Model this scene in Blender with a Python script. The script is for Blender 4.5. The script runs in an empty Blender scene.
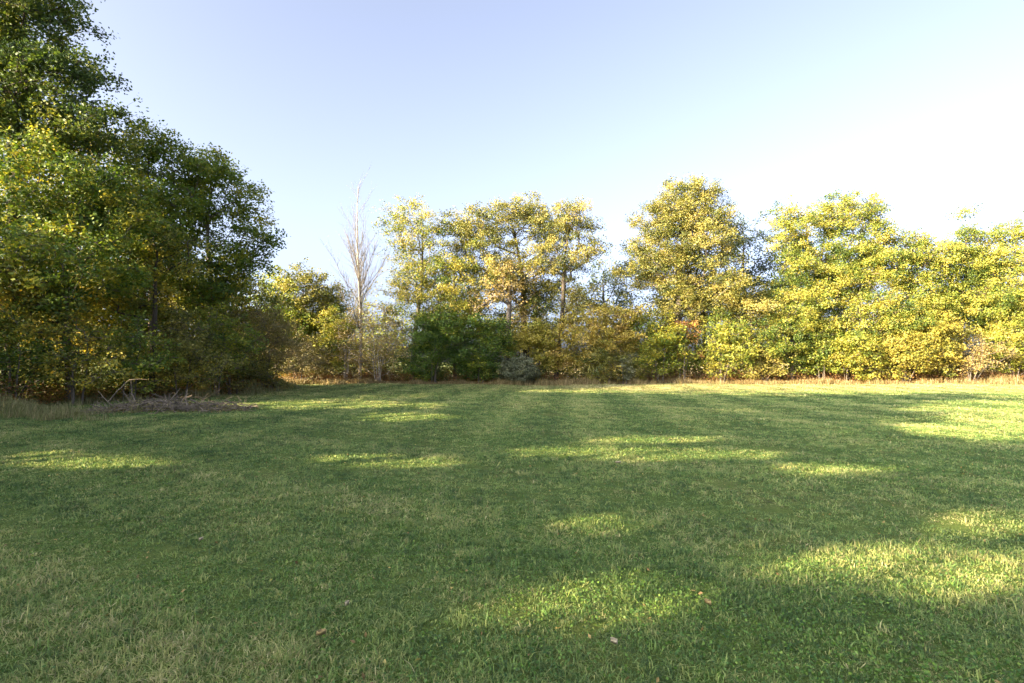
import bpy, math, random
import numpy as np
from mathutils import Vector

R = math.radians
S = bpy.context.scene
COL = S.collection

# ------------------------------------------------------------------ camera
FPX, CX, CY, PITCH, EYE = 569.0, 512.0, 341.5, R(2.06), 1.60
cam_d = bpy.data.cameras.new('camera'); cam = bpy.data.objects.new('camera', cam_d); COL.objects.link(cam)
cam.location = (0, 0, EYE); cam.rotation_euler = (R(90) + PITCH, 0, 0)
cam_d.sensor_width = 36; cam_d.lens = 36 * FPX / 1024; cam_d.clip_start = 0.1; cam_d.clip_end = 6000
S.camera = cam

# ------------------------------------------------------------------ sky, sun, exposure
SUN_EL = 18.0
SUN_AZ = 237.0            # compass bearing of the sun (0 = +Y ahead, 90 = +X right)
w = bpy.data.worlds.new('World'); S.world = w; w.use_nodes = True
nt = w.node_tree; nt.nodes.clear()
out = nt.nodes.new('ShaderNodeOutputWorld'); bg = nt.nodes.new('ShaderNodeBackground')
sky = nt.nodes.new('ShaderNodeTexSky'); sky.sky_type = 'NISHITA'; sky.sun_disc = False
sky.sun_elevation = R(SUN_EL); sky.sun_rotation = R(SUN_AZ)
sky.air_density = 0.42; sky.dust_density = 6.5; sky.ozone_density = 3.0; sky.altitude = 200
bg.inputs['Strength'].default_value = 0.096
hs = nt.nodes.new('ShaderNodeHueSaturation'); hs.inputs['Saturation'].default_value = 0.62; hs.inputs['Hue'].default_value = 0.500
nt.links.new(sky.outputs[0], hs.inputs['Color']); nt.links.new(hs.outputs[0], bg.inputs['Color']); nt.links.new(bg.outputs[0], out.inputs[0])
sd = bpy.data.lights.new('sun', 'SUN'); sd.energy = 3.9; sd.angle = R(0.4); sd.color = (1.0, 0.78, 0.47)
sun = bpy.data.objects.new('sun', sd); COL.objects.link(sun)
TOSUN = Vector((math.sin(R(SUN_AZ)) * math.cos(R(SUN_EL)), math.cos(R(SUN_AZ)) * math.cos(R(SUN_EL)), math.sin(R(SUN_EL))))
sun.rotation_euler = TOSUN.to_track_quat('Z', 'Y').to_euler(); sun.location = (-30, -20, 30)
S.view_settings.view_transform = 'Standard'; S.view_settings.look = 'None'
S.view_settings.exposure = 3.03; S.view_settings.gamma = 1.0
S.cycles.max_bounces = 7; S.cycles.diffuse_bounces = 3; S.cycles.glossy_bounces = 1
S.cycles.transmission_bounces = 4; S.cycles.use_denoising = True
S.cycles.caustics_reflective = False; S.cycles.caustics_refractive = False

# ------------------------------------------------------------------ helpers
def at(px, py, D):
    """world point whose image is (px, py), D metres ahead of the photographer"""
    x = (px - CX) / FPX; z = (CY - py) / FPX
    y2 = math.cos(PITCH) - z * math.sin(PITCH); z2 = math.sin(PITCH) + z * math.cos(PITCH)
    k = D / y2
    return np.array([x * k, D, EYE + z2 * k])

def hgt(x, y):
    """gentle unevenness of the lawn"""
    return (0.035 * np.sin(x * 0.31 + 1.3) * np.cos(y * 0.23 + 0.4) + 0.02 * np.sin(x * 0.8 + y * 0.55)
            + 0.012 * np.sin(y * 1.7 - x * 0.4 + 2))

def mesh_obj(name, V, faces, mat, parent=None, smooth=False, attr=None, attr2=None):
    """V (n,3); faces: list of (m,k) int arrays; attr: per-face values"""
    me = bpy.data.meshes.new(name)
    V = np.asarray(V, np.float32)
    me.vertices.add(len(V)); me.vertices.foreach_set('co', V.ravel())
    loops = np.concatenate([f.ravel() for f in faces]).astype(np.int32)
    counts = np.concatenate([np.full(len(f), f.shape[1], np.int32) for f in faces])
    starts = np.concatenate([[0], np.cumsum(counts)[:-1]]).astype(np.int32)
    me.loops.add(len(loops)); me.loops.foreach_set('vertex_index', loops)
    me.polygons.add(len(counts)); me.polygons.foreach_set('loop_start', starts)
    me.polygons.foreach_set('loop_total', counts)
    me.polygons.foreach_set('use_smooth', np.full(len(counts), smooth))
    for nm, a in (('tint', attr), ('dry', attr2)):
        if a is not None:
            at_ = me.attributes.new(nm, 'FLOAT', 'FACE'); at_.data.foreach_set('value', np.asarray(a, np.float32))
    me.update(calc_edges=True)
    me.materials.append(mat)
    o = bpy.data.objects.new(name, me); COL.objects.link(o)
    if parent is not None: o.parent = parent
    return o

def tag(o, label=None, cat=None, group=None, kind=None):
    if label: o['label'] = label
    if cat: o['category'] = cat
    if group: o['group'] = group
    if kind: o['kind'] = kind
    return o

def empty(name, loc, label, cat, group=None):
    o = bpy.data.objects.new(name, None); COL.objects.link(o); o.location = loc
    o.empty_display_size = 0.3
    return tag(o, label, cat, group)

# ------------------------------------------------------------------ materials
def nodes_of(name):
    m = bpy.data.materials.new(name); m.use_nodes = True
    n = m.node_tree.nodes; n.clear()
    return m, n, m.node_tree.links

def ramp(n, stops, interp='LINEAR'):
    r = n.new('ShaderNodeValToRGB'); cr = r.color_ramp; cr.interpolation = interp
    while len(cr.elements) < len(stops): cr.elements.new(0.5)
    for e, (p, c) in zip(cr.elements, stops): e.position = p; e.color = (*c, 1)
    return r

def leaf_mat(name, cols, trans=0.34, rough=0.55):
    m, n, l = nodes_of(name)
    o = n.new('ShaderNodeOutputMaterial'); a = n.new('ShaderNodeAttribute'); a.attribute_name = 'tint'
    k = len(cols); r = ramp(n, [(i / (k - 1), c) for i, c in enumerate(cols)])
    l.new(a.outputs['Fac'], r.inputs['Fac'])
    p = n.new('ShaderNodeBsdfPrincipled'); p.inputs['Roughness'].default_value = rough
    p.inputs['Specular IOR Level'].default_value = 0.35
    t = n.new('ShaderNodeBsdfTranslucent')
    g = n.new('ShaderNodeMix'); g.data_type = 'RGBA'; g.blend_type = 'MULTIPLY'; g.inputs[0].default_value = 1
    g.inputs[7].default_value = (1.35, 1.25, 0.55, 1)
    l.new(r.outputs[0], p.inputs['Base Color']); l.new(r.outputs[0], g.inputs[6]); l.new(g.outputs[2], t.inputs['Color'])
    mx = n.new('ShaderNodeMixShader'); mx.inputs[0].default_value = trans
    l.new(p.outputs[0], mx.inputs[1]); l.new(t.outputs[0], mx.inputs[2]); l.new(mx.outputs[0], o.inputs[0])
    return m

def bark_mat(name, c1, c2, scale=6):
    m, n, l = nodes_of(name)
    o = n.new('ShaderNodeOutputMaterial'); p = n.new('ShaderNodeBsdfPrincipled'); p.inputs['Roughness'].default_value = 0.9
    tc = n.new('ShaderNodeTexCoord'); mp = n.new('ShaderNodeMapping'); mp.inputs['Scale'].default_value = (1, 1, 0.25)
    no = n.new('ShaderNodeTexNoise'); no.inputs['Scale'].default_value = scale; no.inputs['Detail'].default_value = 6
    r = ramp(n, [(0.3, c1), (0.7, c2)])
    bp = n.new('ShaderNodeBump'); bp.inputs['Strength'].default_value = 0.6; bp.inputs['Distance'].default_value = 0.03
    l.new(tc.outputs['Object'], mp.inputs[0]); l.new(mp.outputs[0], no.inputs['Vector']); l.new(no.outputs[0], r.inputs[0])
    l.new(r.outputs[0], p.inputs['Base Color']); l.new(no.outputs[0], bp.inputs['Height']); l.new(bp.outputs[0], p.inputs['Normal'])
    l.new(p.outputs[0], o.inputs[0])
    return m

LM = {
 'yg':    leaf_mat('leaf_yellow_green', [(.042,.078,.014), (.105,.155,.024), (.21,.24,.036), (.33,.31,.052), (.43,.37,.08)]),
 'gold':  leaf_mat('leaf_gold', [(.085,.105,.02), (.19,.19,.032), (.32,.28,.05), (.43,.35,.07), (.48,.34,.09)]),
 'green': leaf_mat('leaf_green', [(.035,.075,.016), (.07,.13,.02), (.11,.175,.024), (.19,.23,.03), (.36,.33,.04)]),
 'dark':  leaf_mat('leaf_dark_green', [(.028,.055,.018), (.05,.088,.022), (.075,.12,.026), (.12,.16,.03), (.24,.24,.04)], 0.34),
 'olive': leaf_mat('leaf_olive', [(.045,.064,.018), (.105,.125,.028), (.19,.19,.042), (.29,.265,.065), (.37,.315,.10)]),
 'tan':   leaf_mat('leaf_tan', [(.14,.12,.045), (.24,.19,.07), (.36,.28,.10), (.46,.36,.15), (.52,.42,.20)], 0.35),
 'rust':  leaf_mat('leaf_rust', [(.10,.06,.025), (.20,.10,.04), (.28,.15,.05), (.28,.21,.06), (.14,.13,.035)]),
 'mix':   leaf_mat('leaf_mixed', [(.035,.065,.018), (.075,.12,.022), (.15,.175,.03), (.30,.28,.04), (.46,.34,.05)]),
 'brown': leaf_mat('leaf_brown', [(.06,.05,.025), (.11,.09,.04), (.15,.14,.05), (.21,.18,.07), (.32,.25,.10)], 0.3),
 'silver':leaf_mat('leaf_silver', [(.07,.09,.05), (.12,.14,.08), (.17,.19,.11), (.23,.24,.14), (.28,.28,.17)], 0.25),
 'blue':  leaf_mat('leaf_blue_green_shade', [(.02,.04,.02), (.035,.06,.03), (.05,.075,.035), (.075,.10,.04), (.12,.13,.04)], 0.3),  # shade on the trees behind is put into these dark leaf colours
}
BM = {'grey': bark_mat('bark_grey', (.06,.05,.04), (.17,.145,.115)),
      'pale': bark_mat('bark_pale', (.22,.19,.155), (.42,.38,.32), 9),
      'twig': bark_mat('bark_twig', (.075,.068,.06), (.17,.155,.135), 9),
      'dark': bark_mat('bark_dark', (.03,.024,.018), (.09,.07,.05)),
      'dead': bark_mat('bark_dead', (.06,.046,.034), (.25,.205,.15), 5)}

# ------------------------------------------------------------------ tubes
def tube(P, rad, k=5):
    """points (n,3), radii (n,) -> verts, quads"""
    P = np.asarray(P, float); n = len(P)
    T = np.gradient(P, axis=0); T /= np.linalg.norm(T, axis=1)[:, None] + 1e-9
    ref = np.where(np.abs(T[:, 2:3]) > 0.9, np.array([[1., 0, 0]]), np.array([[0, 0, 1.]]))
    ref = np.repeat(ref[:1], n, 0) if np.all(np.abs((T * ref[0]).sum(1)) < 0.97) else ref
    A = np.cross(T, ref); A /= np.linalg.norm(A, axis=1)[:, None] + 1e-9
    B = np.cross(T, A)
    th = np.linspace(0, 2 * math.pi, k, endpoint=False)
    V = P[:, None, :] + rad[:, None, None] * (A[:, None, :] * np.cos(th)[None, :, None] + B[:, None, :] * np.sin(th)[None, :, None])
    V = V.reshape(-1, 3)
    i = np.arange(n - 1)[:, None] * k; j = np.arange(k)[None, :]; j2 = (j + 1) % k
    F = np.stack([i + j, i + j2, i + k + j2, i + k + j], -1).reshape(-1, 4)
    return V, F

class Acc:
    def __init__(s): s.V = []; s.F = []; s.n = 0
    def add(s, V, F): s.V.append(V); s.F.append(F + s.n); s.n += len(V)
    def build(s, name, mat, parent=None, smooth=True):
        return mesh_obj(name, np.concatenate(s.V), [np.concatenate(s.F)], mat, parent, smooth)

def leaves(rng, C, tw, size, asp=0.62, up=0.5, sag=0.25, nb=None):
    """rhombic folded leaves centred on C; tw = tint per leaf"""
    n = len(C)
    d = rng.normal(size=(n, 3)); d[:, 2] = d[:, 2] * 0.6 - sag; d /= np.linalg.norm(d, axis=1)[:, None]
    nn = rng.normal(size=(n, 3)); nn[:, 2] = np.abs(nn[:, 2]) * 0.7 + up
    if nb is not None: nn = rng.normal(size=(n, 3)) * 0.55 + nb
    sdir = np.cross(d, nn); sdir /= np.linalg.norm(sdir, axis=1)[:, None] + 1e-9
    nn = np.cross(sdir, d)
    L = (size * rng.uniform(0.65, 1.3, n))[:, None]; W = L * asp * 0.5
    a = C - d * L * 0.5; c = C + d * L * 0.5
    m = C + d * L * 0.05 + nn * L * rng.uniform(-0.05, 0.12, (n, 1))
    V = np.stack([a, m + sdir * W, c, m - sdir * W], 1).reshape(-1, 3)
    F = np.arange(n * 4).reshape(-1, 4)
    return V, F, np.clip(tw, 0, 1)

# ------------------------------------------------------------------ the tree builder
def grow(seed, base, lobes, pal='yg', dens=1.0, clump=0.75, leaf=0.16, per=110, trunk_r=0.17, shell=0.5,
         tmean=0.45, tvar=0.22, low=0.25, stems=1, reach=0.82, upbias=0.5, flat=0.8, subs=7, subsig=0.30, twigr=0.008,
         parts=('trunk', 'crown'), tipshare=1.0, bark='grey', wob=0.12, lowflat=True, prune=None):
    """lobes: list of (cx,cy,cz,rx,ry,rz) in world metres; returns (branch Acc, leaf arrays) relative to base"""
    rng = np.random.default_rng(seed)
    base = np.asarray(base, float)
    L = np.array(lobes, float); L[:, :3] -= base
    vol = L[:, 3] * L[:, 4] * L[:, 5]
    npts = int(np.clip(dens * vol.sum() * 4.19 / (clump ** 3) * 0.34, 14, 520))
    pts = []; tries = 0; mind = clump * 0.8
    arr = np.zeros((0, 3))
    while len(arr) < npts and tries < npts * 8:
        tries += 1
        i = rng.choice(len(L), p=vol / vol.sum())
        d = rng.normal(size=3); d /= np.linalg.norm(d)
        r = rng.random() ** shell * 0.98
        p = L[i, :3] + d * r * L[i, 3:] * (1 + 0.26 * math.sin(3 * math.atan2(d[1], d[0]) + seed + i * 2) * (1 - abs(d[2])))
        if p[2] < 0.25: continue
        if len(arr) and np.min(np.sum((arr - p) ** 2, 1)) < mind ** 2: continue
        arr = np.vstack([arr, p])
    top = (L[:, 2] + L[:, 5]).max(); ti = np.argmax(L[:, 2] + L[:, 5] * 0.5)
    cen = (L[:, :3] * vol[:, None]).sum(0) / vol.sum()
    # trunk(s)
    nodes = []; parent = []; paths = []
    for s in range(stems):
        tgt = np.array([cen[0] * 0.5 + L[ti, 0] * 0.5, cen[1] * 0.5 + L[ti, 1] * 0.5, top * reach])
        b0 = np.zeros(3)
        if stems > 1:
            a = 2 * math.pi * s / stems + rng.random()
            b0 = np.array([math.cos(a), math.sin(a), 0]) * 0.12 * rng.uniform(0.5, 2)
            spread = L[:, 3].max() * 0.55
            tgt = tgt * np.array([1, 1, rng.uniform(0.6, 0.95)]) + np.array([math.cos(a), math.sin(a), 0]) * spread * rng.uniform(0.3, 1)
        n = max(6, int(np.linalg.norm(tgt) / 0.45))
        t = np.linspace(0, 1, n)[:, None]
        P = b0 + (tgt - b0) * np.concatenate([t ** 1.3, t ** 1.3, t], 1)
        w1, w2 = rng.uniform(0, 6, 2)
        amp = wob * top / 8
        P[:, 0] += amp * np.sin(t[:, 0] * 7 + w1) * t[:, 0]; P[:, 1] += amp * np.sin(t[:, 0] * 6 + w2) * t[:, 0]
        P[0, 2] = -0.15
        idx = []
        for q in range(n):
            nodes.append(P[q]); parent.append(idx[-1] if idx else -1); idx.append(len(nodes) - 1)
        paths.append(idx)
    N = np.array(nodes)
    ax = cen[:2]
    order = np.argsort(np.linalg.norm(arr[:, :2] - ax, axis=1) + 0.25 * np.abs(arr[:, 2] - cen[2]))
    zmin = top * low * 0.8
    tips = []
    for ci in order:
        p = arr[ci]
        dv = p - N; dist = np.linalg.norm(dv, axis=1); hd = np.linalg.norm(dv[:, :2], axis=1)
        cost = dist + 1.3 * np.maximum(0, N[:, 2] - (p[2] - upbias * hd)) + np.where(N[:, 2] < min(zmin, p[2] * 0.7), 4.0, 0)
        j = int(np.argmin(cost)); a = N[j]
        ln = dist[j]
        if ln < 0.05: tips.append((p, j)); continue
        m = max(2, int(ln / 0.5) + 1)
        t = np.linspace(0, 1, m + 1)[1:, None]
        ctrl = a * 0.5 + p * 0.5 + np.array([0, 0, 0.16 * ln]) + rng.normal(size=3) * 0.07 * ln
        Q = (1 - t) ** 2 * a + 2 * t * (1 - t) * ctrl + t * t * p
        Q[:-1] += rng.normal(size=(m - 1, 3)) * 0.035
        idx = [j]
        for q in Q:
            nodes.append(q); parent.append(idx[-1]); idx.append(len(nodes) - 1)
        N = np.array(nodes) if False else np.vstack([N, Q])
        paths.append(idx); tips.append((p, idx[-1]))
    # radii by pipe model
    cnt = np.zeros(len(nodes)) + 0.25
    for _, j in tips: cnt[j] += 1
    par = np.array(parent)
    for i in range(len(nodes) - 1, -1, -1):
        if par[i] >= 0: cnt[par[i]] += cnt[i]
    rad = 0.013 * cnt ** 0.5
    rad *= trunk_r / max(rad[paths[s][1]] for s in range(stems))
    rad = np.maximum(rad, twigr)
    br = Acc(); tr = Acc()
    for k_, idx in enumerate(paths):
        P = N[idx]; rr = rad[idx].copy()
        if k_ >= stems: rr[0] = rr[1] * 1.05
        else: rr[0] *= 1.5; rr[1] *= 1.12
        (tr if k_ < stems else br).add(*tube(P, rr, 8 if k_ < stems else 5))
    # twigs and leaves
    Cs = []; Ts = []; Ns = []
    h0 = arr[:, 2].min(); h1 = arr[:, 2].max() + 1e-3
    for p, j in tips:
        ct = rng.normal(0, tvar * 0.7)
        ns = max(3, rng.poisson(subs))
        off = rng.normal(size=(ns, 3)) * np.array([1, 1, flat]) * clump * 0.55
        if lowflat: off[:, 2] = np.abs(off[:, 2]) * 0.95 - 0.3 * clump
        for o_ in off:
            q = p + o_
            if prune is None or prune((q + base)[None])[0] < .5:
                mid = p + o_ * 0.5 + rng.normal(size=3) * 0.05
                br.add(*tube(np.array([N[j], mid, q]), np.array([twigr, twigr * 0.7, twigr * 0.35]), 3))
            nl = rng.poisson(per / subs)
            if nl:
                c = q + np.clip(rng.normal(size=(nl, 3)), -1.7, 1.7) * np.array([1, 1, flat]) * clump * subsig
                nb = rng.normal(size=3) * 0.75 + np.array([0, 0, 0.35]) + 0.6 * o_ / (np.linalg.norm(o_) + 1e-6)
                Ns.append(np.repeat(nb[None], nl, 0)); Cs.append(c); Ts.append(tmean + ct + rng.normal(0, tvar * 0.45) + rng.normal(0, tvar * 0.6, nl))
    lv = None
    if Cs:
        Cs = np.concatenate(Cs); Ts = np.concatenate(Ts); Ns = np.concatenate(Ns)
        ok = Cs[:, 2] > 0.06
        if prune is not None: ok &= rng.random(len(Cs)) > prune(Cs + base)
        lv = leaves(rng, Cs[ok], Ts[ok], leaf, nb=Ns[ok])
    return tr, br, lv

def plant(name, label, cat, base, lobes, group=None, pal='yg', bark='grey', partnames=('trunk', 'branches', 'crown'), **kw):
    base = np.array([base[0], base[1], float(hgt(base[0], base[1])) - 0.02])
    tr, br, lv = grow(base=base, lobes=lobes, **kw)
    root = empty(name, base, label, cat, group)
    tr.build(partnames[0], BM[bark], root); br.build(partnames[1], BM[bark], root)
    if lv: mesh_obj(partnames[2], lv[0], [lv[1]], LM[pal], root, attr=lv[2])
    return root

SEED = [100]
def ptree(name, label, px, D, plobes, group=None, shrub=False, cat=None, dy=0, **kw):
    """plobes: (px,py,rx,ry[,depth offset m]) in photograph pixels, turned into ellipsoids D metres away"""
    SEED[0] += 7
    kw.setdefault('seed', SEED[0])
    rs = random.Random(kw['seed'])
    s = D / FPX; lobes = []
    for i, q in enumerate(plobes):
        o = q[4] if len(q) > 4 else (rs.uniform(-0.35, 0.35) * q[2] * s if i else 0)
        c = at(q[0], q[1], D + o)
        lobes.append((c[0], c[1], c[2], q[2] * s, max(q[2] * s * 0.9, 0.6 * q[3] * s), q[3] * s))
    b = at(px, 380, D)
    if shrub:
        kw.setdefault('stems', 4); kw.setdefault('trunk_r', 0.035); kw.setdefault('low', 0.05)
        kw.setdefault('clump', 0.5); kw.setdefault('per', 110); kw.setdefault('shell', 0.62); kw['dens'] = kw.get('dens', 1) * .85; kw.setdefault('reach', 0.75)
        kw['partnames'] = ('stems', 'branches', 'foliage')
    return plant(name, label, cat or ('shrub' if shrub else 'tree'), (b[0], D), lobes, group, **kw)

# ------------------------------------------------------------------ the ground
WOOD_Y = 41.6
def wood_edge_x(y):      # the left wood's edge, x as a function of y
    return np.interp(y, [-60, -10, 5, 15, 19, 22, 26, 31, 35, 38, 41.5, 60], [-30, -24, -22, -20.5, -17.8, -17.4, -14.4, -13.6, -14.2, -17, -30, -40])

def ground():
    m, n, l = nodes_of('lawn_ground_material')
    o = n.new('ShaderNodeOutputMaterial'); p = n.new('ShaderNodeBsdfPrincipled'); p.inputs['Roughness'].default_value = 0.95
    p.inputs['Specular IOR Level'].default_value = 0.1
    g = n.new('ShaderNodeNewGeometry')
    def noise(scale, det=5, sc=(1, 1, 1), rough=0.6):
        mp = n.new('ShaderNodeMapping'); mp.inputs['Scale'].default_value = sc
        x = n.new('ShaderNodeTexNoise'); x.inputs['Scale'].default_value = scale; x.inputs['Detail'].default_value = det
        x.inputs['Roughness'].default_value = rough
        l.new(g.outputs['Position'], mp.inputs[0]); l.new(mp.outputs[0], x.inputs['Vector']); return x
    a = noise(0.45, 6); b = noise(9, 8, rough=0.75); c = noise(70, 4, rough=0.7)
    r1 = ramp(n, [(0.28, (.045, .085, .016)), (0.48, (.09, .135, .028)), (0.60, (.13, .155, .042)), (0.75, (.20, .18, .08))])
    l.new(a.outputs[0], r1.inputs[0])
    r2 = ramp(n, [(0.25, (.03, .045, .014)), (0.5, (.08, .12, .026)), (0.75, (.19, .18, .07))])
    l.new(b.outputs[0], r2.inputs[0])
    r3 = ramp(n, [(0.3, (.45, .45, .45)), (0.7, (1.5, 1.5, 1.4))])
    l.new(c.outputs[0], r3.inputs[0])
    m1 = n.new('ShaderNodeMix'); m1.data_type = 'RGBA'; m1.inputs[0].default_value = 0.5
    l.new(r1.outputs[0], m1.inputs[6]); l.new(r2.outputs[0], m1.inputs[7])
    m2 = n.new('ShaderNodeMix'); m2.data_type = 'RGBA'; m2.blend_type = 'MULTIPLY'; m2.inputs[0].default_value = 1
    l.new(m1.outputs[2], m2.inputs[6]); l.new(r3.outputs[0], m2.inputs[7])
    # the rougher, drier far end of the field, straw brightened to hold its sunlit gold
    sx = n.new('ShaderNodeSeparateXYZ'); l.new(g.outputs['Position'], sx.inputs[0])
    my = n.new('ShaderNodeMapRange'); my.inputs[1].default_value = 27; my.inputs[2].default_value = 35
    mxr = n.new('ShaderNodeMapRange'); mxr.inputs[1].default_value = -6; mxr.inputs[2].default_value = 8; mxr.inputs[3].default_value = .15
    l.new(sx.outputs['Y'], my.inputs[0]); l.new(sx.outputs['X'], mxr.inputs[0])
    mm = n.new('ShaderNodeMath'); mm.operation = 'MULTIPLY'; l.new(my.outputs[0], mm.inputs[0]); l.new(mxr.outputs[0], mm.inputs[1])
    m4 = n.new('ShaderNodeMath'); m4.operation = 'MULTIPLY'; m4.inputs[1].default_value = .95; l.new(mm.outputs[0], m4.inputs[0])
    m3 = n.new('ShaderNodeMix'); m3.data_type = 'RGBA'; m3.inputs[7].default_value = (.42, .34, .16, 1)
    l.new(m4.outputs[0], m3.inputs[0]); l.new(m2.outputs[2], m3.inputs[6]); l.new(m3.outputs[2], p.inputs['Base Color'])
    bp = n.new('ShaderNodeBump'); bp.inputs['Strength'].default_value = 0.9; bp.inputs['Distance'].default_value = 0.04
    l.new(b.outputs[0], bp.inputs['Height']); l.new(bp.outputs[0], p.inputs['Normal']); l.new(p.outputs[0], o.inputs[0])
    # graded grid: fine near, coarse far, one sheet
    ax = np.unique(np.concatenate([np.linspace(-60, 60, 161), -np.geomspace(60, 3000, 16), np.geomspace(60, 3000, 16)]))
    X, Y = np.meshgrid(ax, ax, indexing='ij'); Z = hgt(X, Y)
    far = np.maximum(np.abs(X), np.abs(Y)) > 62; Z[far] = 0
    V = np.stack([X, Y, Z], -1).reshape(-1, 3); k = len(ax)
    i, j = np.meshgrid(np.arange(k - 1), np.arange(k - 1), indexing='ij'); q = (i * k + j).ravel()
    F = np.stack([q, q + k, q + k + 1, q + 1], -1)
    tag(mesh_obj('lawn_ground', V, [F], m, smooth=True), 'short mown lawn with green and straw-coloured patches', 'lawn', kind='structure')
    # leaf litter floor under the trees, its outline following the wood's edge, 2 cm above
    m, n, l = nodes_of('leaf_litter_material')
    o = n.new('ShaderNodeOutputMaterial'); p = n.new('ShaderNodeBsdfPrincipled'); p.inputs['Roughness'].default_value = 0.95
    g = n.new('ShaderNodeNewGeometry'); x = n.new('ShaderNodeTexNoise'); x.inputs['Scale'].default_value = 12; x.inputs['Detail'].default_value = 8
    r = ramp(n, [(0.3, (.04, .03, .018)), (0.5, (.11, .08, .04)), (0.7, (.22, .16, .08))])
    l.new(g.outputs['Position'], x.inputs['Vector']); l.new(x.outputs[0], r.inputs[0]); l.new(r.outputs[0], p.inputs['Base Color']); l.new(p.outputs[0], o.inputs[0])
    def sheet(name, xs, ya, yb, lab):
        V = []; rows = 14
        for q in range(rows):
            t = q / (rows - 1); yy = ya + (yb - ya) * t
            V.append(np.stack([xs[0] + 0 * t + (xs[1] - xs[0]) * t if False else xs, yy, hgt(xs, yy) + 0.02], -1))
        V = np.concatenate(V); k = len(xs)
        i, j = np.meshgrid(np.arange(rows - 1), np.arange(k - 1), indexing='ij'); q = (i * k + j).ravel()
        tag(mesh_obj(name, V, [np.stack([q, q + 1, q + k + 1, q + k], -1)], m, smooth=True), lab, 'ground', kind='structure')
    xs = np.linspace(-22, 75, 320); wob = 0.35 * np.sin(xs * 1.3) + 0.25 * np.sin(xs * 3.1 + 1) + 0.12 * np.sin(xs * 9)
    sheet('forest_floor', xs, WOOD_Y + 0.8 + wob, np.full(len(xs), 70.0), 'brown leaf litter under the far tree line')
    ys = np.linspace(14, 48, 200); ex = wood_edge_x(ys) - 0.6 + 0.3 * np.sin(ys * 1.9) + 0.2 * np.sin(ys * 4.3)
    V = []
    for q in range(14):
        xx = ex + (-60 - ex) * q / 13; V.append(np.stack([xx, ys, hgt(xx, ys) + 0.03], -1))
    V = np.concatenate(V); k = len(ys); i, j = np.meshgrid(np.arange(13), np.arange(k - 1), indexing='ij'); q = (i * k + j).ravel()
    tag(mesh_obj('forest_floor', V, [np.stack([q, q + 1, q + k + 1, q + k], -1)], m, smooth=True), 'brown leaf litter under the left wood', 'ground', kind='structure')
ground()

# ------------------------------------------------------------------ grass
def grass_mat(name, green, dry, trans=0.3):
    m, n, l = nodes_of(name)
    o = n.new('ShaderNodeOutputMaterial')
    a = n.new('ShaderNodeAttribute'); a.attribute_name = 'tint'; d = n.new('ShaderNodeAttribute'); d.attribute_name = 'dry'
    r1 = ramp(n, [(i / (len(green) - 1), c) for i, c in enumerate(green)])
    r2 = ramp(n, [(i / (len(dry) - 1), c) for i, c in enumerate(dry)])
    l.new(a.outputs['Fac'], r1.inputs[0]); l.new(a.outputs['Fac'], r2.inputs[0])
    mx = n.new('ShaderNodeMix'); mx.data_type = 'RGBA'; l.new(d.outputs['Fac'], mx.inputs[0])
    l.new(r1.outputs[0], mx.inputs[6]); l.new(r2.outputs[0], mx.inputs[7])
    p = n.new('ShaderNodeBsdfPrincipled'); p.inputs['Roughness'].default_value = 0.5; p.inputs['Specular IOR Level'].default_value = 0.35
    t = n.new('ShaderNodeBsdfTranslucent'); l.new(mx.outputs[2], p.inputs['Base Color']); l.new(mx.outputs[2], t.inputs['Color'])
    ms = n.new('ShaderNodeMixShader'); ms.inputs[0].default_value = trans
    l.new(p.outputs[0], ms.inputs[1]); l.new(t.outputs[0], ms.inputs[2]); l.new(ms.outputs[0], o.inputs[0])
    return m

_nr = np.random.default_rng(5)
_K = [(_nr.normal(size=2) * f, _nr.uniform(0, 6.28), f) for f in (0.35, 0.35, 0.6, 0.9, 0.9, 1.6, 1.6, 2.8, 2.8, 5, 5, 9) for _ in (0,)]
def field(x, y, seed=0.0):
    """smooth pseudo-noise about 0, +-1"""
    s = 0; wsum = 0
    for (k, ph, f) in _K:
        a = 1 / f ** 0.45
        s = s + a * np.sin(k[0] * x * 1.3 + k[1] * y * 1.3 + ph + seed * (1 + f)); wsum += a * a
    return s / math.sqrt(wsum / 2) * 0.6

def blades(rng, x, y, h, wd, lean, tint, dry, z=None):
    n = len(x); a = rng.uniform(0, 6.283, n)
    z = hgt(x, y) if z is None else z
    b = np.stack([x, y, z - 0.003], -1)
    ld = np.stack([np.cos(a), np.sin(a)], -1); ln = np.abs(rng.normal(0, lean, n))
    f = rng.uniform(0, 6.283, n); sd_ = np.stack([np.cos(f), np.sin(f), np.zeros(n)], -1) * (wd[:, None] * 0.5)
    mid = b.copy(); mid[:, :2] += ld * (h * ln * 0.35)[:, None]; mid[:, 2] += h * 0.6
    tip = b.copy(); tip[:, :2] += ld * (h * ln)[:, None]; tip[:, 2] += h * np.clip(1.05 - 0.35 * ln, 0.3, 1)
    V = np.stack([b - sd_, b + sd_, mid + sd_ * 0.8, mid - sd_ * 0.8, tip], 1).reshape(-1, 3)
    i = np.arange(n)[:, None] * 5
    Q = i + np.array([[0, 1, 2, 3]]); T = i + np.array([[3, 2, 4]])
    return V, [Q, T], np.concatenate([tint, tint]), np.concatenate([dry, dry])

GM = grass_mat('lawn_blades', [(.044,.105,.032), (.13,.24,.062), (.24,.34,.09), (.39,.41,.13)],
               [(.15,.125,.055), (.29,.25,.11), (.44,.38,.18), (.60,.52,.30)], 0.42)
def in_lawn(x, y):
    return (y < WOOD_Y + 1.0) & (x > wood_edge_x(y) - 0.8)

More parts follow.
